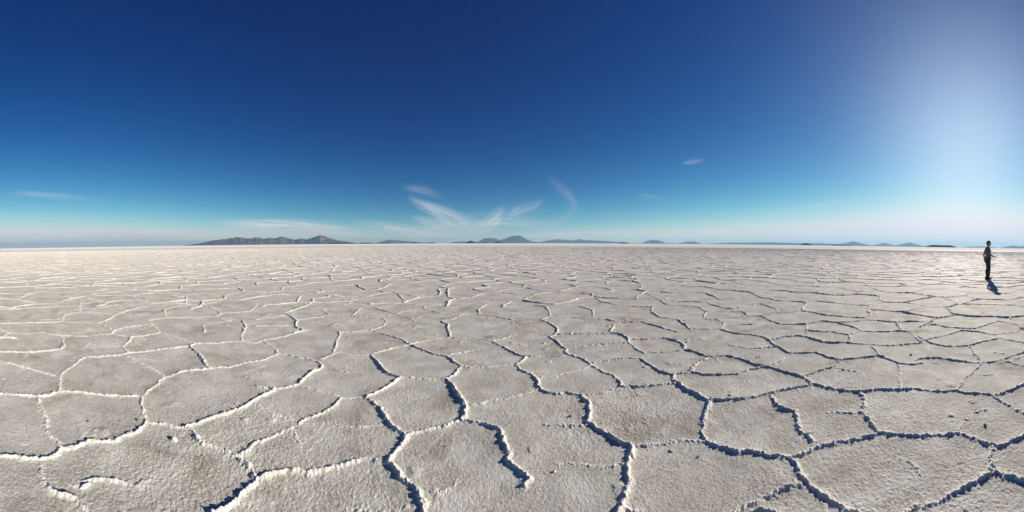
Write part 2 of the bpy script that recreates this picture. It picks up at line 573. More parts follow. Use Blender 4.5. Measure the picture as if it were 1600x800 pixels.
# ridges farther out: berms standing on the same sheet
SV, SF, SCR = [], [], []
base_i = len(V)
OFF = np.array([-1.0, -0.5, -0.17, 0.17, 0.5, 1.0]); HT = np.array([-0.25, 0.42, 0.95, 1.0, 0.40, -0.25])
for Hh, Q in lines:
    rq = np.hypot(Q[:, 0], Q[:, 1])
    if rq.max() < R_FINE - 1.2 and abs(math.atan2(Q[0, 0], Q[0, 1])) < R(100): continue
    amp = sstep(R_FINE - 1.2, R_FINE - 0.1, rq)
    if abs(math.atan2(Q[0, 0], Q[0, 1])) >= R(100): amp[:] = 1
    n = len(Q)
    tg = np.gradient(Q, axis=0); tg /= np.maximum(1e-6, np.hypot(tg[:, 0], tg[:, 1]))[:, None]
    nn = np.stack([-tg[:, 1], tg[:, 0]], 1)
    Hj = Hh * amp * rng.uniform(0.72, 1.25, n) * 1.12
    Wd = (0.045 + 1.3 * Hh) * rng.uniform(0.8, 1.25, n)
    Qc = Q + nn * rng.normal(0, 0.012, n)[:, None]
    P = Qc[:, None, :] + nn[:, None, :] * (OFF[None, :] * Wd[:, None] * rng.uniform(0.85, 1.15, (n, 6)))[:, :, None]
    Zs = HT[None, :] * Hj[:, None] * rng.uniform(0.85, 1.15, (n, 6))
    Zs[:, 0] = Zs[:, 5] = -0.012
    Zs[amp <= 0.001] -= 0.05
    SV.append(np.concatenate([P, Zs[:, :, None]], -1).reshape(-1, 3))
    SCR.append(np.tile(np.array([0.2, 0.8, 1, 1, 0.8, 0.2]), n) * 0.8)
    g = base_i + np.arange(n * 6).reshape(n, 6)
    SF.append(np.stack([g[:-1, :-1], g[1:, :-1], g[1:, 1:], g[:-1, 1:]], -1).reshape(-1, 4))
    base_i += n * 6
V = np.concatenate([V] + SV); crest = np.concatenate([crest] + SCR)
quads.append(np.concatenate(SF)[:, ::-1])

# salt material
m_salt, n_ = new_mat('salt_crust'); k = NT(n_)
geo = k.node('ShaderNodeNewGeometry'); P = geo.outputs['Position']
att = k.node('ShaderNodeAttribute', attribute_name='crest').outputs['Fac']
ln_ = k.node('ShaderNodeVectorMath', operation='LENGTH'); k.put(ln_.inputs[0], P); dist = ln_.outputs['Value']
big = k.noise(P, 0.55, 4, 0.6)
mid = k.noise(P, 2.3, 5, 0.62, 0.4)
fine = k.noise(P, 55.0, 5, 0.7)
st = k.noise(P, 1.35, 6, 0.62, 0.8)
col = k.mix(k.ramp(mid, 0.32, 0.70), (0.525, 0.508, 0.455, 1), (0.68, 0.672, 0.615, 1))
col = k.mix(k.math('MULTIPLY', k.ramp(big, 0.42, 0.75), 0.4), col, (0.52, 0.48, 0.41, 1))
stain = k.math('MULTIPLY', k.ramp(st, 0.53, 0.68), k.ramp(fine, 0.40, 0.62))
stain = k.math('MULTIPLY', stain, 0.9)
col = k.mix(stain, col, (0.21, 0.155, 0.105, 1))
col = k.mix(k.math('MULTIPLY', k.math('MULTIPLY', k.ramp(fine, 0.56, 0.38), k.ramp(k.noise(P, 4.0, 4, 0.6), 0.36, 0.62)), 0.75), col, (0.27, 0.23, 0.185, 1))
wht = k.math('MULTIPLY', att, 0.85)
col = k.mix(wht, col, (0.72, 0.70, 0.65, 1))
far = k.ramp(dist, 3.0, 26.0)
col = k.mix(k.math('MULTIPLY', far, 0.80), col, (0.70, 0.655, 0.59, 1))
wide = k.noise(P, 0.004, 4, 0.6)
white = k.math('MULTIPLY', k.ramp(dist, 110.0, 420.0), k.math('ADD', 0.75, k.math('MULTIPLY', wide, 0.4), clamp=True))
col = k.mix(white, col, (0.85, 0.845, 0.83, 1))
bs = k.node('ShaderNodeBsdfPrincipled')
k.put(bs.inputs['Base Color'], col)
k.put(bs.inputs['Roughness'], k.math('ADD', 0.85, k.math('MULTIPLY', k.ramp(dist, 60.0, 300.0), 0.15)))
k.put(bs.inputs['Specular IOR Level'], k.math('SUBTRACT', 0.17, k.math('MULTIPLY', k.ramp(dist, 60.0, 300.0), 0.15)))
if 'Diffuse Roughness' in bs.inputs: bs.inputs['Diffuse Roughness'].default_value = 0.1
b1 = k.ramp(k.noise(P, 70.0, 4, 0.68), 0.28, 0.60)
b2 = k.noise(P, 8.0, 3, 0.6)
hh = k.math('ADD', k.math('MULTIPLY', b1, 0.0085), k.math('MULTIPLY', b2, 0.010))
bp = k.node('ShaderNodeBump'); k.put(bp.inputs['Strength'], k.math('SUBTRACT', 0.46, k.math('MULTIPLY', k.ramp(dist, 4.0, 30.0), 0.34))); bp.inputs['Distance'].default_value = 1.0
k.put(bp.inputs['Height'], hh); k.put(bs.inputs['Normal'], bp.outputs[0])
om = k.node('ShaderNodeOutputMaterial'); n_.links.new(bs.outputs[0], om.inputs[0])

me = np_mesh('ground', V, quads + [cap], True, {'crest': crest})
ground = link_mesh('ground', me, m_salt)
tag(ground, 'grey white salt flat cracked into ridged polygons, reaching to the horizon', 'salt flat', kind='structure')

# ------------------------------------------------------------------ mountains and islands on the horizon
def rock_mat(name, c1, c2, scale):
    m, n = new_mat(name); k = NT(n)
    tc = k.node('ShaderNodeTexCoord')
    f = k.noise(tc.outputs['Object'], scale, 6, 0.62)
    b = k.node('ShaderNodeBsdfPrincipled'); b.inputs['Roughness'].default_value = 1.0
    b.inputs['Specular IOR Level'].default_value = 0.0
    k.put(b.inputs['Base Color'], k.mix(k.ramp(f, 0.35, 0.68), c1 + (1,), c2 + (1,)))
    o = k.node('ShaderNodeOutputMaterial'); n.links.new(b.outputs[0], o.inputs[0])
    return m
m_range = rock_mat('range_rock', (0.055, 0.038, 0.046), (0.135, 0.098, 0.105), 0.0009)
m_cone = rock_mat('cone_rock', (0.03, 0.03, 0.03), (0.055, 0.052, 0.05), 0.0006)
m_isle = rock_mat('island_rock', (0.035, 0.032, 0.026), (0.085, 0.07, 0.055), 0.006)

def mountain(name, prof, dist, label, mat, depth_k=2.2, rough=0.25, seed=1, cat='mountain'):
    """prof: photo column, height over the local horizon in photo rows. Built at its own distance with real height and depth."""
    px = np.array([p[0] for p in prof], float); ph = np.array([p[1] for p in prof], float)
    n = max(24, int((px[-1] - px[0]) * 1.6)); md = 25
    xs = np.linspace(px[0], px[-1], n)
    hs = np.interp(xs, px, ph)
    hs[0] = hs[-1] = 0
    jag = vnoise(xs * 0.35, xs * 0 + seed, seed) * 0.07 + vnoise(xs * 0.9, xs * 0 + seed, seed + 5) * 0.05
    Hm = hs * (1 + jag) / F * dist
    az = (xs - 800) / F
    hmax = Hm.max()
    D = hmax * depth_k
    s = np.linspace(-1, 1, md)
    az0 = (az[0] + az[-1]) / 2
    ox, oy = math.sin(az0) * dist, math.cos(az0) * dist
    AZ_, S_ = np.meshgrid(az, s, indexing='ij')
    u = np.arange(n) / n
    dep = D * (0.35 + 0.65 * np.sqrt(np.maximum(Hm, 0) / hmax))
    rr = dist + S_ * dep[:, None] * 1.0
    x = np.sin(AZ_) * rr - ox; y = np.cos(AZ_) * rr - oy
    sc_ = 1.0 / (hmax * 0.55)
    ero = vnoise(x * sc_, y * sc_, seed) * 0.5 + vnoise(x * sc_ * 2.2, y * sc_ * 2.2, seed + 1) * 0.35 + vnoise(x * sc_ * 5, y * sc_ * 5, seed + 2) * 0.2
    p = (1 - np.abs(S_)) ** 0.9
    z = Hm[:, None] * p * (1 + rough * ero * (1 - p) * 2.2)
    z = np.clip(z, 0, None)
    z[:, 0] = z[:, -1] = -3; z[0] = z[-1] = -3
    Vm = np.stack([x, y, z], -1).reshape(-1, 3)
    g = np.arange(n * md).reshape(n, md)
    q = np.stack([g[:-1, :-1], g[1:, :-1], g[1:, 1:], g[:-1, 1:]], -1).reshape(-1, 4)
    o = link_mesh(name, np_mesh(name, Vm, [q], True), mat)
    o.location = (ox, oy, 0)
    tag(o, label, cat, kind='structure')
    return o

mountain('mountain_range', [(285,0.2),(297,1.6),(310,3.3),(327,6.3),(345,9),(360,10.6),(374,13),(382,11.2),(392,10.3),(400,11.7),(415,9.7),(422,10.8),(430,9.7),(440,12.5),(450,9.7),(460,7),(472,9.3),(480,7.7),(490,11),(499,13.8),(505,13.7),(515,9.8),(527,5.8),(542,4),(552,2),(557,.8)],
         48000, 'long jagged purple grey mountain range at the left end of the horizon', m_range, 2.6, 0.5, 3)
mountain('island', [(509,.3),(515,1.4),(530,1.9),(545,1.6),(556,1.0),(560,.4)], 17000, 'low dark strip of land under the right end of the jagged range', m_isle, 2.5, .3, 4, 'island')
mountain('island', [(557,.4),(564,1.5),(572,2.1),(580,1.6),(586,.3)], 16000, 'low dark islet just right of the jagged range', m_isle, 2.5, .3, 5, 'island')
mountain('mountain', [(583,1),(597,3.2),(607,6.5),(613,5.8),(620,5.2),(635,4.2),(647,2.7),(662,.8),(668,.2)], 80000, 'small pale blue mountain with a long right slope, left of the centre', m_cone, 2.2, .2, 6)
mountain('island', [(588,.2),(596,1.6),(606,2.1),(613,.4)], 26000, 'thin bluish islet in front of the small pale blue mountain', m_isle, 2.2, .2, 7, 'island')
mountain('island', [(643,.2),(646,2),(652,1.8),(664,1.2),(676,1.8),(684,.2)], 24000, 'very low dark land strip right of the small pale blue mountain', m_isle, 2.2, .2, 8, 'island')
mountain('hill', [(700,.2),(710,2.2),(722,2.8),(735,2.4),(752,2.6),(762,.5)], 70000, 'faint low blue hill behind the small dark pointed islet', m_cone, 2.2, .2, 9, 'hill')
mountain('island', [(726,.4),(731,3),(735,4.7),(739,3.4),(745,1.2),(762,1.0),(766,.2)], 20000, 'small dark pointed islet left of the twin blue peaks', m_isle, 2.2, .2, 10, 'island')
mountain('mountain', [(740,.6),(747,2.7),(755.6,6.9),(764,9),(772,7.5),(782,4.7),(792,1)], 75000, 'blue peak joined to the left side of the tallest blue cone', m_cone, 2.2, .25, 11)
mountain('island', [(770,.2),(775,2.2),(779,3.1),(784,1.8),(790,.3)], 24000, 'dark islet at the left foot of the tallest blue cone', m_isle, 2.2, .2, 12, 'island')
mountain('mountain', [(772,1),(782,4.7),(790,7.6),(801,11.3),(808,12.3),(815,11),(823,6.4),(832.6,2.9),(844,1)], 72000, 'tallest blue cone mountain at the middle of the horizon', m_cone, 2.2, .2, 13)
mountain('mountain_range', [(836,.8),(845,2.2),(856,4.7),(872,6.6),(889,5),(900,5),(905,7),(911,5),(922,5),(938.5,4.4),(955,3.2),(969,2.6),(985,1),(1003,.5)], 85000, 'long low blue range stretching right from the tallest cone', m_cone, 3, .25, 14)
mountain('island', [(966,.2),(971,1.9),(978,2.1),(985,.3)], 22000, 'dark islet under the right end of the long low blue range', m_isle, 2.2, .2, 15, 'island')
mountain('mountain', [(998,.5),(1006,2.2),(1013,5),(1022,6.3),(1032,4.7),(1040,1.8),(1062,.6)], 80000, 'rounded blue hill standing alone right of the long low range', m_cone, 2.2, .2, 16)
mountain('hill', [(1055,.5),(1064,2),(1076,4),(1087,3.6),(1095,.8),(1104,.2)], 85000, 'small low blue hill right of the rounded blue hill', m_cone, 2.2, .2, 17, 'hill')
mountain('hill', [(1100,.3),(1135,2.4),(1165,3),(1205,4.0),(1250,3),(1275,3.6),(1314,2.4),(1330,.3)], 78000, 'very faint long ridge of pale hills right of the centre', m_cone, 2.2, .2, 18, 'hill')
mountain('island', [(1250,.4),(1254,2.6),(1259,3.7),(1264,3),(1270,.4)], 19000, 'small dark humped islet in front of the faint pale ridge', m_isle, 2.2, .2, 19, 'island')
mountain('island', [(1298,.3),(1304,2.2),(1311,1.4),(1328,1.0),(1332,.2)], 24000, 'tiny flat dark islet at the foot of the left cone of three', m_isle, 2.2, .2, 20, 'island')
mountain('mountain', [(1308,1),(1314,3.2),(1325,5.4),(1333.5,7.4),(1342,5.2),(1350,3.2),(1363,1),(1370,.3)], 92000, 'leftmost and tallest of the three pale cones near the right end', m_cone, 2.2, .2, 21)
mountain('mountain', [(1358,.6),(1366,2),(1376,4.2),(1382,5.7),(1390,3.8),(1398,2),(1408,.6)], 97000, 'middle and smallest of the three pale cones near the right end', m_cone, 2.2, .2, 22)
mountain('mountain', [(1394,.6),(1402,2.5),(1413,5),(1421,6.7),(1430,4.4),(1441,2),(1456,.4)], 96000, 'rightmost of the three pale cones, beside the long dark island', m_cone, 2.2, .2, 23)
mountain('island', [(1444,.3),(1449,2),(1457,3.7),(1470,3.3),(1486,3.1),(1491,1.6),(1496,.3)], 18000, 'long flat dark island left of the standing person', m_isle, 2.2, .2, 24, 'island')
mountain('hill', [(1500,.3),(1512,1.6),(1532,2.6),(1548,1.6),(1562,.3)], 108000, 'faint pale hill behind the standing person', m_cone, 2.2, .2, 25, 'hill')
mountain('mountain', [(1562,.6),(1571,2.2),(1582,4.7),(1594,3.2),(1601,4.2),(1612,5),(1640,.5)], 95000, 'pale blue hills right of the standing person', m_cone, 2.2, .2, 26)

# ------------------------------------------------------------------ haze: even thin air round camera, ground and mountains
hz = bpy.data.materials.new('haze_air'); hz.use_nodes = True
hn = hz.node_tree; hn.nodes.clear()
pv = hn.nodes.new('ShaderNodeVolumePrincipled')
pv.inputs['Color'].default_value = (0.40, 0.73, 1.0, 1)
pv.inputs['Density'].default_value = 0.95e-5
pv.inputs['Anisotropy'].default_value = 0.12
ho = hn.nodes.new('ShaderNodeOutputMaterial'); hn.links.new(pv.outputs[0], ho.inputs['Volume'])
bm = bmesh.new(); bmesh.ops.create_cube(bm, size=1)
bmesh.ops.scale(bm, vec=(266000, 266000, 1904), verts=bm.verts)
hme = bpy.data.meshes.new('haze'); bm.to_mesh(hme); bm.free()
haze = link_mesh('haze', hme, hz); haze.location = (0, 0, 948)
tag(haze, 'thin pale blue air haze over the far salt flat', 'haze', kind='stuff')

# ------------------------------------------------------------------ cirrus
def cloud_mat(name, strength, streak, seed, ul):
    m, n = new_mat(name); k = NT(n)
    u = k.node('ShaderNodeAttribute', attribute_name='along').outputs['Fac']
    v = k.node('ShaderNodeAttribute', attribute_name='across').outputs['Fac']
    ofs = k.node('ShaderNodeAttribute', attribute_name='layer').outputs['Fac']
    cmb = k.node('ShaderNodeCombineXYZ')
    k.put(cmb.inputs[0], k.math('MULTIPLY', u, 1.4 * ul)); k.put(cmb.inputs[1], k.math('MULTIPLY', v, streak * 1.7)); k.put(cmb.inputs[2], k.math('ADD', ofs, seed * 3.7))
    n1 = k.noise(cmb.outputs[0], 1.6, 7, 0.66, 1.1)
    cmb2 = k.node('ShaderNodeCombineXYZ')
    k.put(cmb2.inputs[0], k.math('MULTIPLY', u, 1.1 * ul)); k.put(cmb2.inputs[1], v); k.put(cmb2.inputs[2], k.math('ADD', ofs, seed * 1.3))
    n2 = k.noise(cmb2.outputs[0], 1.3, 4, 0.6, 0.5)
    body = k.math('MULTIPLY', k.ramp(n1, 0.26, 0.90), k.ramp(n2, 0.28, 0.72))
    ev = k.math('POWER', k.ramp(k.math('ABSOLUTE', v), 1.0, 0.0), 1.5)
    eu = k.math('MULTIPLY', k.ramp(u, 0.0, 0.40), k.ramp(u, 1.0, 0.50))
    a = k.math('MULTIPLY', k.math('MULTIPLY', body, k.math('MULTIPLY', ev, eu)), strength * 1.5, clamp=True)
    tr = k.node('ShaderNodeBsdfTransparent')
    df_ = k.node('ShaderNodeBsdfDiffuse'); df_.inputs[0].default_value = (0.95, 0.95, 0.96, 1)
    tl = k.node('ShaderNodeBsdfTranslucent'); tl.inputs[0].default_value = (0.95, 0.95, 0.96, 1)
    ad = k.node('ShaderNodeMixShader'); ad.inputs[0].default_value = 0.85
    n.links.new(df_.outputs[0], ad.inputs[1]); n.links.new(tl.outputs[0], ad.inputs[2])
    mx = k.node('ShaderNodeMixShader'); k.put(mx.inputs[0], a)
    n.links.new(tr.outputs[0], mx.inputs[1]); n.links.new(ad.outputs[0], mx.inputs[2])
    o = k.node('ShaderNodeOutputMaterial'); n.links.new(mx.outputs[0], o.inputs[0])
    return m

def cloud(spine, alt, label, strength=1.0, streak=3.0, seed=1, group=None, ul=1.0):
    """spine: photo column, row, half width in rows; the wisp is laid out at a true altitude as three thin stacked veils"""
    sp = np.array(spine, float)
    t = np.linspace(0, 1, 40); ts = np.linspace(0, 1, len(sp))
    cx = np.interp(t, ts, sp[:, 0]); cy = np.interp(t, ts, sp[:, 1]); cw = np.interp(t, ts, sp[:, 2])
    ker = np.array([1, 2, 3, 2, 1]) / 9.0
    def smo(a):
        for _ in range(2): a = np.convolve(np.pad(a, 2, mode='edge'), ker, 'valid')
        return a
    cx, cy, cw = smo(cx), smo(cy), smo(cw)
    tx, ty = np.gradient(cx), np.gradient(cy); L = np.hypot(tx, ty); nx, ny = -ty / L, tx / L
    vs = np.linspace(-1, 1, 9)
    VV, FF, AL, AC, LY = [], [], [], [], []
    b = 0
    for li, dz in enumerate((0.0, 0.015)):
        for i in range(40):
            for v in vs:
                x = cx[i] + nx[i] * cw[i] * v; y = cy[i] + ny[i] * cw[i] * v
                y = min(y, horizon_row(x) - 6.0)
                d = pix_dir(x, y)
                s = (alt - CAM_H) / d[2]
                VV.append((d[0] * s, d[1] * s, alt * (1 + dz)))
                AL.append(t[i]); AC.append(v); LY.append(li * 0.35)
        g = b + np.arange(40 * 9).reshape(40, 9)
        FF.append(np.stack([g[:-1, :-1], g[1:, :-1], g[1:, 1:], g[:-1, 1:]], -1).reshape(-1, 4))
        b += 360
    VV = np.array(VV); c = VV.mean(0)
    me = np_mesh('cloud', VV - c, [np.concatenate(FF)], True, {'along': np.array(AL), 'across': np.array(AC), 'layer': np.array(LY)})
    o = link_mesh('cloud', me, cloud_mat('cirrus_veil', strength, streak, seed, ul))
    o.location = c
    tag(o, label, 'cloud', group or 'wispy cirrus clouds low in the sky')
    return o

cloud([(622,294,7),(648,296,12),(670,301,13),(700,316,6)], 9000, 'small detached cirrus tuft above the long slanting streak', .42, 2, 1, ul=.45)
cloud([(630,304,6),(660,320,14),(695,336,20),(735,352,22),(770,370,14)], 9000, 'brightest long cirrus streak slanting down to the right above the centre', 1.0, 4, 2)
cloud([(632,338,6),(665,346,12),(700,356,16),(740,370,12)], 8600, 'shorter cirrus streak just under the brightest slanting one', 1.0, 4, 3)
cloud([(540,343,6),(590,354,13),(640,362,15),(700,368,12),(760,370,8)], 8000, 'lowest cirrus streak fanning over the small pale blue mountain', 2.3, 4, 4)
cloud([(796,314,9),(780,335,20),(765,352,20),(730,366,14),(690,370,8)], 8800, 'cirrus wisp curving down left to the foot of the slanting streaks', .7, 3, 5)
cloud([(778,342,12),(808,330,22),(835,320,18),(856,308,8)], 8800, 'faint cirrus patch between the curving wisp and the hook', .45, 3, 6)
cloud([(843,268,5),(860,283,14),(878,297,15),(893,310,12),(900,324,12),(888,340,11),(850,352,7),(780,358,4)], 9300, 'hook shaped cirrus wisp, highest of the centre group', .27, 3, 7)
cloud([(320,346,10),(400,353,17),(470,357,19),(540,361,17),(640,372,9)], 8000, 'broad cirrus veil above the jagged mountain range', 2.4, 3, 8)
cloud([(-160,378,9),(40,374,13),(170,371,14),(300,368,13),(430,364,9)], 7000, 'low whitish cloud band along the left horizon', 1.1, 1.5, 9)
cloud([(560,372,8),(640,362,14),(720,352,22),(790,346,26),(860,350,18),(930,360,8)], 8700, 'thin diffuse veil linking the slanting streaks with the hook', .55, 2, 17)
cloud([(-10,301,5),(50,304,8),(110,309,8),(190,319,5)], 9000, 'thin isolated cloud streak at far left', .28, 2, 10)
cloud([(760,373,7),(850,369,11),(930,365,10),(1040,357,5)], 7000, 'low thin cloud band above the long low blue range', 1.3, 2, 11)
cloud([(1060,256,4),(1082,253,7),(1106,250,4)], 9000, 'tiny high cloud puff alone right of the centre', .34, 1.2, 12, ul=.3)
cloud([(988,303,4),(1010,307,7),(1030,311,7),(1058,315,4)], 9000, 'tiny broken cloud fleck below the highest puff', .30, 1.2, 13, ul=.3)
cloud([(1036,358,4),(1068,358,6),(1100,358,4)], 8000, 'left one of two small low flat clouds', .5, 1.2, 14, ul=.3)
cloud([(1118,357,4),(1152,357,6),(1186,357,4)], 8000, 'right one of two small low flat clouds', .55, 1.2, 15, ul=.3)
cloud([(1160,340,4),(1250,325,8),(1320,312,8),(1400,297,5)], 9000, 'faint straight cloud trail rising toward the bright right sky', .25, 2, 16)

# ------------------------------------------------------------------ the standing person
class Field:
    """distance field on a grid; limbs are blended into one continuous surface"""
    def __init__(s, lo, hi, h):
        s.lo, s.h = np.array(lo, float), h
        s.n = [int(math.ceil((b - a) / h)) + 1 for a, b in zip(lo, hi)]
        s.ax = [lo[i] + h * np.arange(s.n[i]) for i in range(3)]
        s.D = np.full(s.n, 0.2, np.float32)
    def block(s, lo, hi):
        sl = []
        for i in range(3):
            a, b = np.searchsorted(s.ax[i], [lo[i], hi[i]])
            sl.append(slice(a, max(a + 1, b)))
        g = np.meshgrid(*[s.ax[i][sl[i]] for i in range(3)], indexing='ij')
        return tuple(sl), g
    def put(s, sl, d, k):
        o = s.D[sl]
        if k > 0:
            hh = np.clip(0.5 + 0.5 * (o - d) / k, 0, 1)
            s.D[sl] = o * (1 - hh) + d * hh - k * hh * (1 - hh)
        else: s.D[sl] = np.minimum(o, d)
    def cone(s, a, b, ra, rb, k=0.02, cut=False):
        a, b = np.array(a, float), np.array(b, float)
        m = max(ra, rb) + 0.06
        sl, (x, y, z) = s.block(np.minimum(a, b) - m, np.maximum(a, b) + m)
        d = b - a; L2 = d @ d
        tr = ((x - a[0]) * d[0] + (y - a[1]) * d[1] + (z - a[2]) * d[2]) / L2
        t = np.clip(tr, 0, 1)
        r = np.sqrt((x - a[0] - t * d[0])**2 + (y - a[1] - t * d[1])**2 + (z - a[2] - t * d[2])**2)
        v = r - (ra + (rb - ra) * t)
        if cut: v = np.maximum(v, (tr - 1) * math.sqrt(L2))
        s.put(sl, v, k)
    def ell(s, c, r, k=0.03, sub=False):
        c, r = np.array(c, float), np.array(r, float)
        sl, (x, y, z) = s.block(c - r - 0.06, c + r + 0.06)
        q = np.sqrt(((x - c[0]) / r[0])**2 + ((y - c[1]) / r[1])**2 + ((z - c[2]) / r[2])**2)
        q2 = np.sqrt(((x - c[0]) / r[0]**2)**2 + ((y - c[1]) / r[1]**2)**2 + ((z - c[2]) / r[2]**2)**2)
        v = np.where(q2 > 1e-6, q * (q - 1) / np.maximum(q2, 1e-6), -r.min())
        if sub:
            o = s.D[sl]; hh = np.clip(0.5 - 0.5 * (o + v) / k, 0, 1)
            s.D[sl] = o * (1 - hh) - v * hh + k * hh * (1 - hh)
        else: s.put(sl, v, k)
    def keep(s, fn):
        g = np.meshgrid(*s.ax, indexing='ij', sparse=True)
        s.D = np.maximum(s.D, fn(*g)).astype(np.float32)
    def mesh(s, name):
        D = s.D; S = D < 0
        cs = np.zeros([k - 1 for k in s.n], np.uint8)
        for i in (0, 1):
            for j in (0, 1):
                for k in (0, 1): cs += S[i:s.n[0] - 1 + i, j:s.n[1] - 1 + j, k:s.n[2] - 1 + k]
        act = (cs > 0) & (cs < 8)
        I = np.argwhere(act); vid = np.full(act.shape, -1, np.int64); vid[act] = np.arange(len(I))
        acc = np.zeros((len(I), 3)); cnt = np.zeros(len(I))
        cor = [(i, j, k) for i in (0, 1) for j in (0, 1) for k in (0, 1)]
        for p in cor:
            for ax in range(3):
                if p[ax]: continue
                q = list(p); q[ax] = 1
                d0 = D[I[:, 0] + p[0], I[:, 1] + p[1], I[:, 2] + p[2]]; d1 = D[I[:, 0] + q[0], I[:, 1] + q[1], I[:, 2] + q[2]]
                m = (d0 < 0) != (d1 < 0)
                t = d0 / np.where(m, d0 - d1, 1)
                c = np.array(p, float)[None] + np.zeros((len(I), 3)); c[:, ax] = t
                acc[m] += c[m]; cnt[m] += 1
        V = s.lo + s.h * (I + acc / cnt[:, None])
        F = []
        for ax in range(3):
            u, v = (ax + 1) % 3, (ax + 2) % 3
            a = [slice(1, s.n[i] - 1) for i in range(3)]; a[ax] = slice(0, s.n[ax] - 1)
            b = list(a); b[ax] = slice(1, s.n[ax])
            A, B = S[tuple(a)], S[tuple(b)]
            E = np.argwhere(A != B); E = E + np.array([sl.start for sl in a])
            fl = S[E[:, 0], E[:, 1], E[:, 2]]
            def cell(du, dv):
                c = E.copy(); c[:, u] -= du; c[:, v] -= dv
                return vid[c[:, 0], c[:, 1], c[:, 2]]
            Q = np.stack([cell(1, 1), cell(0, 1), cell(0, 0), cell(1, 0)], 1)
            Q[~fl] = Q[~fl][:, ::-1]
            F.append(Q)
        return np_mesh(name, V, [np.concatenate(F)], True)

fx, fy = ground_at(1543.2, 436.3)
person = bpy.data.objects.new('person', None); sc.collection.objects.link(person)
az_p = math.atan2(fx, fy)
person.location = (fx, fy, 0.005)
# local +X = the way the person faces = image right, turned a little towards the camera
person.rotation_euler = (0, 0, -az_p - R(17))
tag(person, 'lone slim person in a grey shirt and dark trousers standing on the salt', 'person')

m_skin = plain_mat('skin', (0.22, 0.13, 0.095), 0.55, 0.06, 12)
m_hair = plain_mat('hair', (0.018, 0.013, 0.010), 0.7, 0.2, 60, 0.3)
m_shirt = plain_mat('grey_cotton', (0.10, 0.11, 0.13), 0.95, 0.10, 14, 0.25)
m_trou = plain_mat('dark_denim', (0.024, 0.023, 0.026), 0.9, 0.15, 25, 0.25)
m_shoe = plain_mat('dark_leather', (0.035, 0.03, 0.028), 0.7, 0.15, 25)
m_sole = plain_mat('rubber_sole', (0.10, 0.095, 0.09), 0.8, 0.1, 25)

# +X forward, +Y the person's left (away from the camera), -Y the right side (towards the camera)
SHO = {-1: (-.015, -.180, 1.425), 1: (-.015, .180, 1.425)}
ELB = {-1: (-.125, -.255, 1.165), 1: (-.015, .250, 1.160)}
WRI = {-1: (-.085, -.268, .925), 1: (.225, .245, 1.050)}
HIP = lambda s_: (0.0, .088 * s_, .90)
KNE = lambda s_: (.030 if s_ < 0 else .036, .096 * s_, .50)
ANK = lambda s_: (-.020 if s_ < 0 else .0, .104 * s_, .085)
def torso(f, g):
    f.ell((0, 0, .95), (.118 + g, .160 + g, .125 + g), .05)
    f.ell((0, 0, 1.10), (.105 + g, .140 + g, .17 + g), .06)
    f.ell((.008, 0, 1.28), (.118 + g, .162 + g, .19 + g), .06)
    f.cone((-.012, -.135, 1.425), (-.012, .135, 1.425), .066 + g, .066 + g, .06)
b = Field((-.28, -.36, -.01), (.52, .36, 1.86), 0.0055)
torso(b, -.004)
b.cone((-.015, 0, 1.44), (.012, 0, 1.60), .064, .055, .04)
b.ell((.022, 0, 1.70), (.100, .078, .098), .03)
b.ell((.052, 0, 1.635), (.066, .056, .072), .03)
b.cone((.118, 0, 1.695), (.134, 0, 1.664), .008, .013, .012)
b.ell((.108, 0, 1.712), (.016, .048, .009), .014)
b.ell((.104, 0, 1.590), (.018, .024, .016), .02)
b.ell((.112, 0, 1.636), (.010, .022, .005), .006); b.ell((.110, 0, 1.623), (.010, .020, .006), .006)
for s_ in (-1, 1):
    b.ell((.118, .032 * s_, 1.696), (.013, .016, .011), .010, True)
    b.ell((.101, .032 * s_, 1.695), (.012, .013, .009), .003)
    b.ell((.012, .080 * s_, 1.675), (.020, .009, .031), .008)
    b.cone(SHO[s_], ELB[s_], .056, .042, .03); b.cone(ELB[s_], WRI[s_], .042, .027, .015)
    b.cone(HIP(s_), KNE(s_), .088, .056, .03); b.cone(KNE(s_), ANK(s_), .055, .040, .02)
    b.ell((-.022, .10 * s_, .36), (.05, .046, .12), .03)
    a_ = ANK(s_); b.cone((a_[0], a_[1], .06), (a_[0] + .13, a_[1], .035), .038, .026, .02)
# right hand, hanging: palm, four unequal curled fingers, thumb from the palm's side
w_ = np.array(WRI[-1])
for i, (dx, L, r) in enumerate(((.026, .072, .0088), (.008, .082, .0090), (-.010, .076, .0088), (-.027, .060, .0080))):
    k0 = w_ + np.array([.020 + dx, .002, -.088]); k1 = k0 + np.array([.008, .008, -L * .52]); k2 = k1 + np.array([.014, .022, -L * .40])
    b.cone(w_ + np.array([dx * .4, 0, -.008]), k0, .016, .013, .012)
    b.cone(k0, k1, r, r * .92, .004); b.cone(k1, k2, r * .92, r * .75, .002)
b.cone(w_ + np.array([.018, .004, -.025]), w_ + np.array([.052, .016, -.062]), .013, .011, .008)
b.cone(w_ + np.array([.052, .016, -.062]), w_ + np.array([.058, .024, -.098]), .0105, .008, .003)
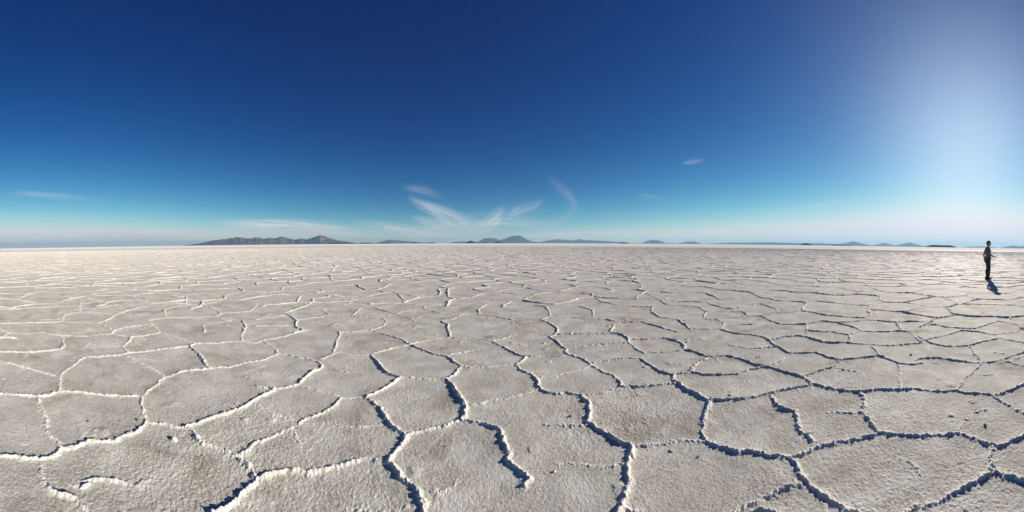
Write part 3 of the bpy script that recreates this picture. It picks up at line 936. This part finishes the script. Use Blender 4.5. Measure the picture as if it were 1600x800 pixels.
# left hand, held out in front
w_ = np.array(WRI[1])
for i, (dy, L, r) in enumerate(((-.027, .072, .0088), (-.009, .082, .0090), (.010, .076, .0088), (.027, .060, .0080))):
    k0 = w_ + np.array([.088, dy, -.020]); k1 = k0 + np.array([L * .52, dy * .1, -.012]); k2 = k1 + np.array([L * .36, 0, -.026])
    b.cone(w_ + np.array([.008, dy * .4, -.002]), k0, .016, .013, .012)
    b.cone(k0, k1, r, r * .92, .004); b.cone(k1, k2, r * .92, r * .75, .002)
b.cone(w_ + np.array([.025, -.016, 0]), w_ + np.array([.062, -.052, .006]), .013, .011, .008)
b.cone(w_ + np.array([.062, -.052, .006]), w_ + np.array([.098, -.060, .004]), .0105, .008, .003)
link_mesh('body', b.mesh('body'), m_skin, person)

h = Field((-.14, -.12, 1.52), (.18, .12, 1.86), 0.005)
h.ell((.018, 0, 1.708), (.110, .089, .108), 0)
h.ell((.0, 0, 1.655), (.085, .080, .075), .03)
h.keep(lambda x, y, z: np.minimum(np.maximum(1.742 - z, x - .118), np.maximum(x - .012 + np.clip(1.70 - z, 0, 1) * .55, 1.60 - z)))
hg = np.meshgrid(*h.ax, indexing='ij')
h.D = h.D + (0.0035 * vnoise(hg[0] * 90 + hg[2] * 60, hg[1] * 90 - hg[2] * 40, 51)).astype(np.float32)
link_mesh('hair', h.mesh('hair'), m_hair, person)

def folds(f, amp, seed):
    x, y, z = np.meshgrid(*f.ax, indexing='ij', sparse=True)
    f.D = f.D + (amp * vnoise((y - x) * 11 + z * 6, z * 17 + (x + y) * 5, seed) + amp * .6 * vnoise((y + x) * 23, z * 30 - y * 9, seed + 1)).astype(np.float32)
t_ = Field((-.28, -.36, .80), (.30, .36, 1.56), 0.006)
torso(t_, .012)
t_.ell((0, 0, .95), (.152, .200, .16), .04)
for s_ in (-1, 1):
    mid = np.array(SHO[s_]) + (np.array(ELB[s_]) - np.array(SHO[s_])) * .60
    t_.cone(SHO[s_], mid, .070, .064, .035, True)
folds(t_, .0045, 61)
t_.keep(lambda x, y, z: np.maximum(.945 - z + 0 * x + 0 * y, .075 - np.sqrt((x + .004)**2 + y**2 + (z - 1.515)**2)))
link_mesh('shirt', t_.mesh('shirt'), m_shirt, person)
q_ = Field((-.22, -.26, .03), (.24, .26, 1.04), 0.006)
q_.ell((0, 0, .94), (.128, .170, .135), .05)
for s_ in (-1, 1):
    a_ = np.array(ANK(s_)); a_[2] = .04
    q_.cone(HIP(s_), KNE(s_), .102, .072, .03); q_.cone(KNE(s_), a_, .074, .060, .03); q_.ell((-.022, .10 * s_, .36), (.066, .062, .15), .04)
folds(q_, .005, 71)
q_.keep(lambda x, y, z: np.maximum(z - 1.01, .062 - z) + 0 * x + 0 * y)
link_mesh('trousers', q_.mesh('trousers'), m_trou, person)
def shoe(cx, cy):
    bm = bmesh.new()
    prof = [(-.085, .030, .075), (-.07, .042, .105), (-.02, .044, .110), (.04, .046, .080), (.10, .050, .055), (.155, .046, .044), (.185, .028, .032)]
    prev = None
    for (x, hw, h) in prof:
        vs = [bm.verts.new((cx + x, cy + hw * math.cos(a) * (1 if math.sin(a) < .3 else .85), 0.012 + h * (0.5 + 0.5 * math.sin(a)))) for a in [2 * math.pi * i / 14 for i in range(14)]]
        if prev:
            for i in range(14): bm.faces.new((prev[i], prev[(i + 1) % 14], vs[(i + 1) % 14], vs[i]))
        else: bm.faces.new(vs[::-1])
        prev = vs
    bm.faces.new(prev)
    bmesh.ops.recalc_face_normals(bm, faces=bm.faces)
    for f in bm.faces: f.smooth = True
    me = bpy.data.meshes.new('shoe'); bm.to_mesh(me); bm.free()
    o = link_mesh('shoe', me, m_shoe, person)
    bm = bmesh.new(); prev = None
    top, bot = [], []
    for i in range(18):
        a = 2 * math.pi * i / 18
        x = cx + 0.05 + 0.142 * math.cos(a); y = cy + (0.045 + 0.006 * math.cos(a)) * math.sin(a)
        bot.append(bm.verts.new((x, y, 0))); top.append(bm.verts.new((x, y, 0.022)))
    bm.faces.new(top); bm.faces.new(bot[::-1])
    for i in range(18): bm.faces.new((bot[i], bot[(i + 1) % 18], top[(i + 1) % 18], top[i]))
    me = bpy.data.meshes.new('sole'); bm.to_mesh(me); bm.free()
    link_mesh('sole', me, m_sole, o)
shoe(-0.018, -.104); shoe(0.002, .104)

# ------------------------------------------------------------------ loose lumps of salt on the plates
m_lump = plain_mat('salt_lump', (0.66, 0.64, 0.60), 0.95, 0.12, 30, 0.5)
m_mud = plain_mat('dirty_salt', (0.20, 0.165, 0.13), 0.95, 0.2, 40, 0.5)
def surf_z(x, y):
    r = math.hypot(x, y); a = math.atan2(x, y)
    i = min(nf - 1, np.searchsorted(rs[:nf], r)); j = min(len(az_f) - 1, np.searchsorted(az_f, a))
    return float(Zf[i, j])
def lump(px, py, size, label, mat, seed, group=None):
    x, y = ground_at(px, py)
    bm = bmesh.new(); bmesh.ops.create_icosphere(bm, subdivisions=4, radius=1)
    o_ = Vector((seed * 3.1, seed * 1.7, seed))
    for v in bm.verts:
        n = v.co.copy()
        t = 1 + 0.35 * mnoise.noise(n * 1.3 + o_) + 0.20 * mnoise.noise(n * 3.1 + o_) + 0.10 * mnoise.noise(n * 8 + o_)
        v.co = Vector((n.x * size[0] * t, n.y * size[1] * t, max(n.z, -.45) * size[2] * t))
    for f in bm.faces: f.smooth = True
    me = bpy.data.meshes.new('salt_lump'); bm.to_mesh(me); bm.free()
    o = link_mesh('salt_lump', me, mat)
    o.location = (x, y, surf_z(x, y) + size[2] * 0.22); o.rotation_euler = (0, 0, seed)
    tag(o, label, 'salt lump', group or 'loose lumps of salt')
lump(272, 689, (.026, .020, .020), 'whitest loose salt lump, beside a brown stain on the left plate', m_lump, 1)
lump(134, 761, (.034, .016, .014), 'flat white salt flake on the large bottom left plate', m_lump, 2)
lump(215, 658, (.014, .012, .012), 'small dark lump close to the shadowed ridge at left', m_mud, 3)
lump(138, 660, (.012, .010, .010), 'tiny dark pebble in the middle of a left plate', m_mud, 4)
lump(1048, 703, (.018, .008, .007), 'long thin salt chip just below a ridge junction at right of centre', m_lump, 5)
lump(1091, 712, (.010, .008, .009), 'small round salt lump right of the long thin chip', m_lump, 6)
lump(866, 737, (.012, .010, .009), 'salt lump near the scuffed trail at the bottom centre', m_lump, 7)
lump(1423, 555, (.015, .012, .016), 'small dark lump alone on a far plate at the right', m_mud, 8)
lump(891, 651, (.014, .010, .010), 'tiny dark chip left of the tall curved ridge at the centre', m_mud, 9)
lump(1539, 666, (.014, .012, .012), 'tiny dark pebble on the plate near the right edge', m_mud, 10)
